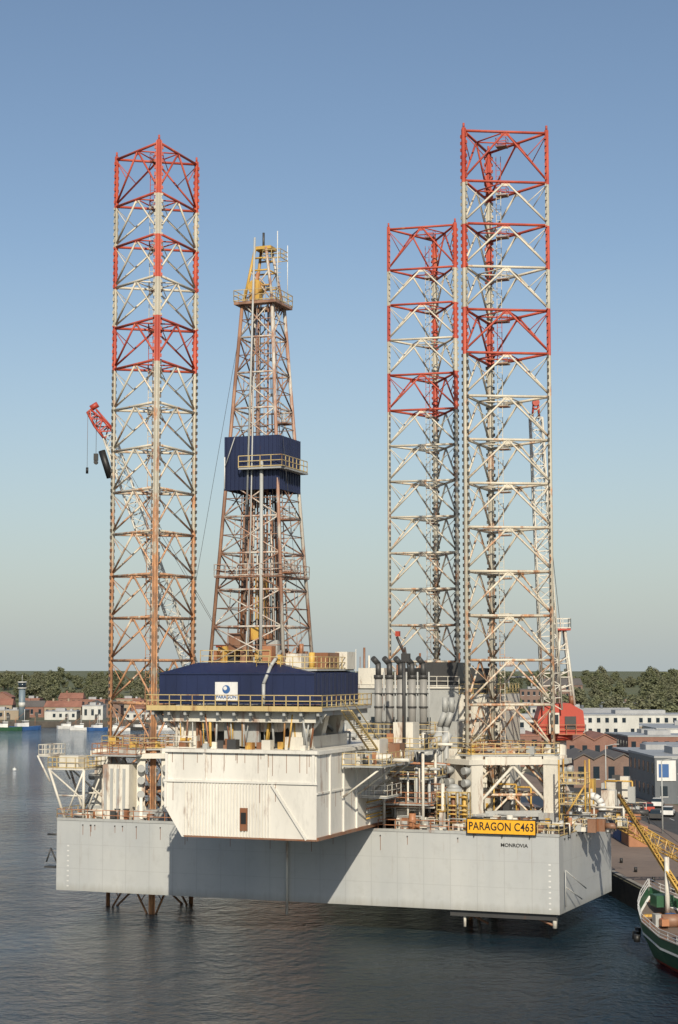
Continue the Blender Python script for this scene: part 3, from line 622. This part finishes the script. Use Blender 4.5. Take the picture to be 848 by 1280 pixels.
# ------------------------------------------------------------ buildings
def brick(name,c1,c2,sc=1.0):
    m,nt,b=newmat(name); o,v=coords(nt); br=nt.nodes.new('ShaderNodeTexBrick'); mp=nt.nodes.new('ShaderNodeMapping'); mp.inputs['Rotation'].default_value=(math.pi/2,0,0)
    nt.links.new(o,mp.inputs[0]); nt.links.new(mp.outputs[0],br.inputs['Vector']); br.inputs['Scale'].default_value=1.6
    br.inputs['Color1'].default_value=(*c1,1); br.inputs['Color2'].default_value=(*c2,1); br.inputs['Mortar'].default_value=(.22,.2,.18,1)
    n=noise(nt,v,.3,4); c=mixc(nt,mrange(nt,n,.4,.7,0,.5),br.outputs['Color'],tuple(x*.6 for x in c1)); nt.links.new(c,b.inputs['Base Color']); b.inputs['Roughness'].default_value=.85; return m
BR=[brick('brick_red',(.25,.11,.075),(.20,.09,.065)),brick('brick_brown',(.20,.12,.09),(.16,.10,.08)),brick('brick_pale',(.34,.28,.2),(.3,.24,.17))]
TILE=paint('roof_tile_red',(.30,.14,.10),.1,var=.4,rough=.8); SLATE=paint('roof_dark',(.12,.11,.105),0,rough=.8); METALR=paint('roof_metal',(.34,.35,.36),.05,rough=.5); CLAD=paint('cladding_white',(.55,.55,.52),.05); CLADG=paint('cladding_grey',(.12,.135,.15),.05)
def building(name,x,y,w,d,hh,wall,roof,kind='gable',rz=0,gab=1,fl=None,z=2.4):
    e=empty(name,(x,y,z),rz); ww=MB('walls',e); ro=MB('roof',e); wi=MB('windows',e)
    ww.bx(-w/2,w/2,-d/2,d/2,-.3,hh,wall)
    if kind=='gable':
        gw=w/gab
        for g in range(gab):
            xa=-w/2+g*gw; rh=gw*.26
            ww.prismY([(xa+.02,hh),(xa+gw-.02,hh),(xa+gw/2,hh+rh)],-d/2+.02,d/2-.02,wall)
            for s_ in(0,1):
                xe=xa+ (gw+.15 if s_ else -.15); xm=xa+gw/2
                ro.prismY([(xe,hh+.0),(xm,hh+rh+.06),(xm,hh+rh+.3),(xe,hh+.22)],-d/2-.3,d/2+.3,roof)
    elif kind=='hip' :
        rh=min(3.4,d*.28); ro.add([(-w/2-.3,-d/2-.3,hh),(w/2+.3,-d/2-.3,hh),(w/2+.3,d/2+.3,hh),(-w/2-.3,d/2+.3,hh),(-w/2+.2,0,hh+rh),(w/2-.2,0,hh+rh)],[(0,1,5,4),(1,2,5),(2,3,4,5),(3,0,4)],roof)
        for k in range(max(1,int(w/7))): ro.bx(-w/2+3+k*7,-w/2+3.8+k*7,-.5,.5,hh+rh*.6,hh+rh+1.0,wall)
    else:
        ro.bx(-w/2-.1,w/2+.1,-d/2-.1,d/2+.1,hh,hh+.35,roof); ro.bx(-w*.2,w*.1,-d*.2,d*.1,hh+.35,hh+1.5,METALR); ro.bx(w*.25,w*.33,-d*.2,0,hh+.35,hh+1.2,METALR)
    fl=fl or max(1,int(hh/3.1)); fh=hh/fl
    for f_ in range(fl):
        n=max(2,int(w/2.8))
        for k in range(n):
            if R()<.06: continue
            xx=-w/2+(k+.5)*w/n; z0=f_*fh+fh*.32
            wi.bx(xx-.6,xx+.6,-d/2-.03,-d/2,z0,z0+fh*.45,GLASS); wi.bx(xx-.7,xx+.7,-d/2-.09,-d/2,z0-.12,z0-.01,PLAINW)
        n=max(2,int(d/3.5))
        for k in range(n):
            yy=-d/2+(k+.5)*d/n; z0=f_*fh+fh*.32; wi.bx(-w/2-.03,-w/2,yy-.6,yy+.6,z0,z0+fh*.45,GLASS)
    wi.bx(-.8+w*.2,.8+w*.2,-d/2-.05,-d/2,0,2.4,BLUE if R()<.4 else DARK)
    for o in(ww,ro,wi):o.build()
    return e
building('brick_warehouse',50,340,11.5,18,5.2,BR[1],SLATE,'gable',.03,3)
building('brick_warehouse',65,358,14,20,5.6,BR[0],METALR,'flat',.03,2)
g=building('grey_office_building',60,303,15,22,7.6,CLADG,METALR,'flat',.03)
q=MB('facade_sign',g); q.bx(-7.2,-4,-11.2,-11.05,3.8,7.2,PLAINW); q.bx(-6.9,-5.2,-11.25,-11.2,4.4,6.6,BLUE); q.build()
building('red_roof_hall',57,440,22,24,4.8,BR[0],TILE,'gable',.02,4)
building('brick_warehouse',84,455,20,16,5.0,BR[0],METALR,'flat',.02)
building('brick_warehouse',42,410,14,18,7,BR[0],TILE,'flat',.02)
building('white_warehouse',104,590,56,30,7,CLAD,METALR,'flat')
building('white_warehouse',60,540,30,24,7,CLAD,METALR,'flat')
building('white_warehouse',112,500,46,24,5.5,CLAD,METALR,'flat')
building('grey_warehouse',84,400,26,16,5,CLADG,METALR,'flat',0,2)
building('brown_shed',49,358,7,10,4,BR[1],SLATE,'gable')
for k in range(22):
    y=U(480,820); x=y*U(.07,.26); building('industrial_shed',x,y,U(16,36),U(12,20),U(4,6.5),random.choice([BR[0],BR[1],BR[2],CLAD,CLADG]),random.choice([SLATE,METALR,METALR]),random.choice(['flat','flat','flat','hip']),U(-.25,.25),2)
building('apartment_block',113,890,22,12,14,BR[1],SLATE,'hip'); building('apartment_block',96,860,14,12,12,BR[1],SLATE,'flat')
for row,(ya,yb,ha,hb_) in enumerate(((800,815,4.5,6.5),(850,875,6,9))):
    xs=-220
    while xs<-14:
        w=U(8,20); y=U(ya,yb); building('town_house',xs+w/2,y,w-.8,10,U(ha,hb_),random.choice([BR[0],BR[0],BR[1],BR[2]]),random.choice([TILE,TILE,SLATE]),random.choice(['hip','hip','gable','flat']),U(-.04,.04),2); xs+=w+U(0,4+5*row)
for x,y,w,hh in((-150,770,24,4),(-122,768,14,3.5),(-108,768,9,6),(-176,772,14,3.5),(-88,768,12,3),(-72,770,26,5),(-52,770,14,7)): building('harbour_shed',x,y,w,12,hh,CLAD if w<20 else (CLADG if w>24 else BR[2]),METALR,'flat',0,fl=1)
TEAL=paint('faded_teal',(.16,.21,.25),.1)
m=MB('harbour_control_tower'); m.tube((-139,762,2),(-139,762,16),1.4,TEAL,12); m.tube((-139,762,8),(-139,762,10),1.45,CLAD,12); m.tube((-139,762,16),(-139,762,16.5),2.0,CLAD,12); m.tube((-139,762,16.5),(-139,762,18.6),1.7,GLASS,12); m.tube((-139,762,18.6),(-139,762,19.1),2.0,CLAD,12); m.tube((-139,762,19.1),(-139,762,22),.12,GREY,6); m.build()
def boat(x,y,l,col,rz,name='moored_boat'):
    e=empty(name,(x,y,0),rz); m=MB('boat_hull',e); w=l*.14
    sec=[(-l/2,.8),(-l*.3,1),(l*.1,1),(l*.35,.7),(l/2,.02)]; vs=[]
    for sx,k in sec: zt=l*.09+.3*abs(sx/l)*4*.6; vs+=[(sx,-w*k,zt),(sx,-w*k*.75,-.3),(sx,w*k*.75,-.3),(sx,w*k,zt)]
    fs=[]
    for i in range(4):
        for j in range(3): fs.append((i*4+j,i*4+j+1,(i+1)*4+j+1,(i+1)*4+j))
        fs.append((i*4+3,i*4,(i+1)*4,(i+1)*4+3))
    fs.append((0,1,2,3)); m.add(vs,fs,col); m.build()
    m=MB('boat_cabin',e); m.bx(-l*.32,l*.05,-w*.6,w*.6,l*.08,l*.2,PLAINW); m.bx(-l*.1,l*.06,-w*.5,w*.5,l*.2,l*.27,PLAINW); m.bx(-l*.11,l*.065,-w*.52,w*.52,l*.215,l*.25,GLASS); m.tube((-l*.05,0,l*.2),(-l*.05,0,l*.6),.1,PLAINW); m.tube((l*.3,0,l*.1),(l*.3,0,l*.4),.08,ORG); m.tube((-l*.05,0,l*.5),(-l*.4,0,l*.25),.06,ORG); m.build()
for x,y,l,c,rz in((-134,700,13,GREEN,.3),(-142,712,12,PLAINW,2.8),(-127,706,14,BLUE,.7),(-112,722,10,PLAINW,.5),(-104,705,10,PLAINW,.2),(-99,715,9,DARK,1.2),(-96,700,11,BLUE,.6),(-91,714,9,PLAINW,.8),(-88,698,9,PLAINW,-.2),(-80,708,11,DARK,.5),(-70,702,10,PLAINW,.4),(-64,708,10,PLAINW,.9),(-52,700,10,GREEN,0),(-158,710,13,RED,.2)): boat(x,y,l,c,rz)
m=MB('mooring_buoy'); m.tube((-80,430,-.3),(-80,430,.35),.45,PLAINW,12); m.tube((-80,430,.35),(-80,430,.7),.1,PLAINW,6); m.build()
# ------------------------------------------------------------ fishing vessel at the quay
sh=empty('fishing_vessel',(27.9,158,0),math.atan2(-28,5.2))
m=MB('vessel_hull',sh); st=[0,.03,.08,.15,.25,.4,.6,.8,1.0]; LN=30; rows=[]
def hb(t): return 3.6*(1-(1-min(1,t/.33))**2.2)
for t in st:
    x=t*LN; sheer=5.4-2.6*min(1,t/.35)**.8; bw=hb(t); k=min(1,t/.3)
    rows.append([(x+2.2*(1-k)*1,bw*.45*k,-.6),(x+2.0*(1-k),bw*(.5+.3*k),.5),(x+.8*(1-k),bw*(.78+.17*k),sheer*.55),(x+.3*(1-k),bw,sheer-1.0),(x,bw,sheer-.8),(x,bw*1.01+.05,sheer)])
mts=[RED,GREEN,GREEN,PLAINW,GREEN]
for sgn in(-1,1):
    for i in range(len(rows)-1):
        for j in range(5):
            q=[rows[i][j],rows[i+1][j],rows[i+1][j+1],rows[i][j+1]]; m.add([(a,b*sgn,c) for a,b,c in q],[(0,1,2,3)],mts[j])
for i in range(len(rows)-1):
    a,b=rows[i][3],rows[i+1][3]; m.add([(a[0],-a[1],a[2]),(b[0],-b[1],b[2]),(b[0],b[1],b[2]),(a[0],a[1],a[2])],[(0,1,2,3)],DECK)
for sgn in(-1,1): m.rail([(r_[5][0],r_[5][1]*sgn,r_[5][2]) for r_ in rows],PLAINW,h=.7,sp=1.6,r=.03)
m.build(); m=MB('vessel_superstructure',sh)
m.bx(16,24,-2.6,2.6,1.9,4.8,PLAINW); m.bx(16.5,21,-2.2,2.2,4.8,7.2,PLAINW); m.bx(16.45,21.05,-2.0,2.0,5.7,6.6,GLASS); m.tube((19,0,7),(19,0,13),.15,YEL); m.tube((4.5,0,3),(4.5,0,8.5),.22,WHITE); m.box((3.2,0,4.6),(1.6,1.6,1.0),GREEN); m.tube((6,-1.2,3.2),(6,1.2,3.2),.6,RUST,12)
for k in range(14): m.box((U(2.5,14),U(-1.8,1.8),3.2),(U(.3,1),U(.3,1),U(.4,1.2)),random.choice([ORG,WHITE,RED,BLUE,GREY,YEL]))
for k in range(3): 
    m.tube((2.5+2*k,-hb((2.5+2*k)/30)-.35,1.4+.1*k),(2.5+2*k,-hb((2.5+2*k)/30)-.3,2.2),.28,BLACK,10)
m.build()
m=MB('yellow_derrick_boom'); m.lattice((30.4,148,3.6),(26.1,163,13.2),.40,.20,YEL,n=20,rc=.08,rb=.04); m.tube((26.1,163,13.2),(30.3,148,9),.025,DARK,4); m.tube((30.4,148,2.5),(30.4,148,9.4),.14,ORG); m.build()
m=MB('boarding_gangway'); a=Vector((27.2,176.6,9.7)); b=Vector((40,188,2.6))
m.lattice(a+Vector((0,0,.5)),b+Vector((0,0,.5)),1.1,1.1,YEL,n=14,rc=.07,rb=.045,side=Vector((.6,-.7,0))); m.box((40,188,2.7),(2,2,.6),YEL); m.build()
for i,(x,y,c) in enumerate(((47.5,262,DARK),(50.5,268,PLAINW),(48.5,275,RED),(51.8,252,BLUE),(45,281,GREY),(52,285,PLAINW))):
    e=empty('parked_car',(x,y,2.41),U(1.3,1.7)); m=MB('car_body',e)
    m.prismY([(-2.1,.35),(2.1,.35),(2.15,.75),(1.3,.95),(-2.1,1.0)],-.85,.85,c); m.prismY([(-1.9,.98),(1.2,.95),(.5,1.45),(-1.5,1.48)],-.75,.75,GLASS); m.bx(-1.4,.45,-.7,.7,1.45,1.5,c); m.build()
    m=MB('wheels',e)
    for wx in(-1.35,1.35):
        for wy in(-.86,.86): m.tube((wx,wy-.1,.33),(wx,wy+.1,.33),.33,BLACK,12)
    m.build()
for x,y in((44.4,240),(43.6,285),(45.6,200),(42,330)):
    m=MB('street_lamp'); m.tube((x,y,2.4),(x,y,12.4),.13,PIPE,8,r2=.08); m.tube((x,y,12.3),(x+1.6,y,12.6),.06,PIPE); m.box((x+1.8,y,12.6),(.8,.3,.15),GREY); m.build()
for x,y,c in((38,225,ORG),(38,232,BLUE),(36.5,250,RED),(36,262,GREY)):
    m=MB('shipping_container'); m.bx(x-1.2,x+1.2,y-3,y+3,2.42,5.0,c)
    for k in range(14): m.bx(x-1.25,x-1.2,y-2.9+k*.42,y-2.7+k*.42,2.5,4.9,c)
    m.build()
# ------------------------------------------------------------ light, sky, camera
EL=math.radians(32); AZ=math.radians(176)
w=bpy.data.worlds.new('World'); scene.world=w; w.use_nodes=True; nt=w.node_tree; bg=nt.nodes['Background']
sk=nt.nodes.new('ShaderNodeTexSky'); sk.sky_type='NISHITA'; sk.sun_disc=False; sk.sun_elevation=EL; sk.sun_rotation=AZ
sk.altitude=0; sk.air_density=1.0; sk.dust_density=.9; sk.ozone_density=1.2
# hazy harbour air: low elevations fade to a pale grey-blue
tc=nt.nodes.new('ShaderNodeTexCoord'); sp=nt.nodes.new('ShaderNodeSeparateXYZ'); nt.links.new(tc.outputs['Generated'],sp.inputs[0])
hf=mrange(nt,sp.outputs[2],0.0,.24,.85,0.0)
hf=mth(nt,'MAXIMUM',mth(nt,'MINIMUM',hf,.85),0)
hf2=mth(nt,'MULTIPLY',hf,mth(nt,'ADD',.5,mth(nt,'MULTIPLY',hf,.58)))
col=mixc(nt,hf2,sk.outputs[0],(4.35,4.95,5.15))
nt.links.new(col,bg.inputs[0]); bg.inputs[1].default_value=.10
sl=bpy.data.lights.new('sun','SUN'); sl.energy=4.9; sl.angle=math.radians(.5); sl.color=(1,.90,.73)
so=bpy.data.objects.new('sun',sl); scene.collection.objects.link(so)
sd=Vector((math.sin(AZ)*math.cos(EL),math.cos(AZ)*math.cos(EL),math.sin(EL))); so.rotation_euler=sd.to_track_quat('Z','Y').to_euler()
cam=bpy.data.cameras.new('camera'); co=bpy.data.objects.new('camera',cam); scene.collection.objects.link(co); scene.camera=co
co.location=(0,0,25); co.rotation_euler=(math.radians(90+5.16),0,0); cam.sensor_fit='VERTICAL'; cam.sensor_height=36; cam.lens=60.75; cam.clip_end=20000; cam.clip_start=1
scene.view_settings.view_transform='Standard'; scene.view_settings.look='None'; scene.view_settings.exposure=0
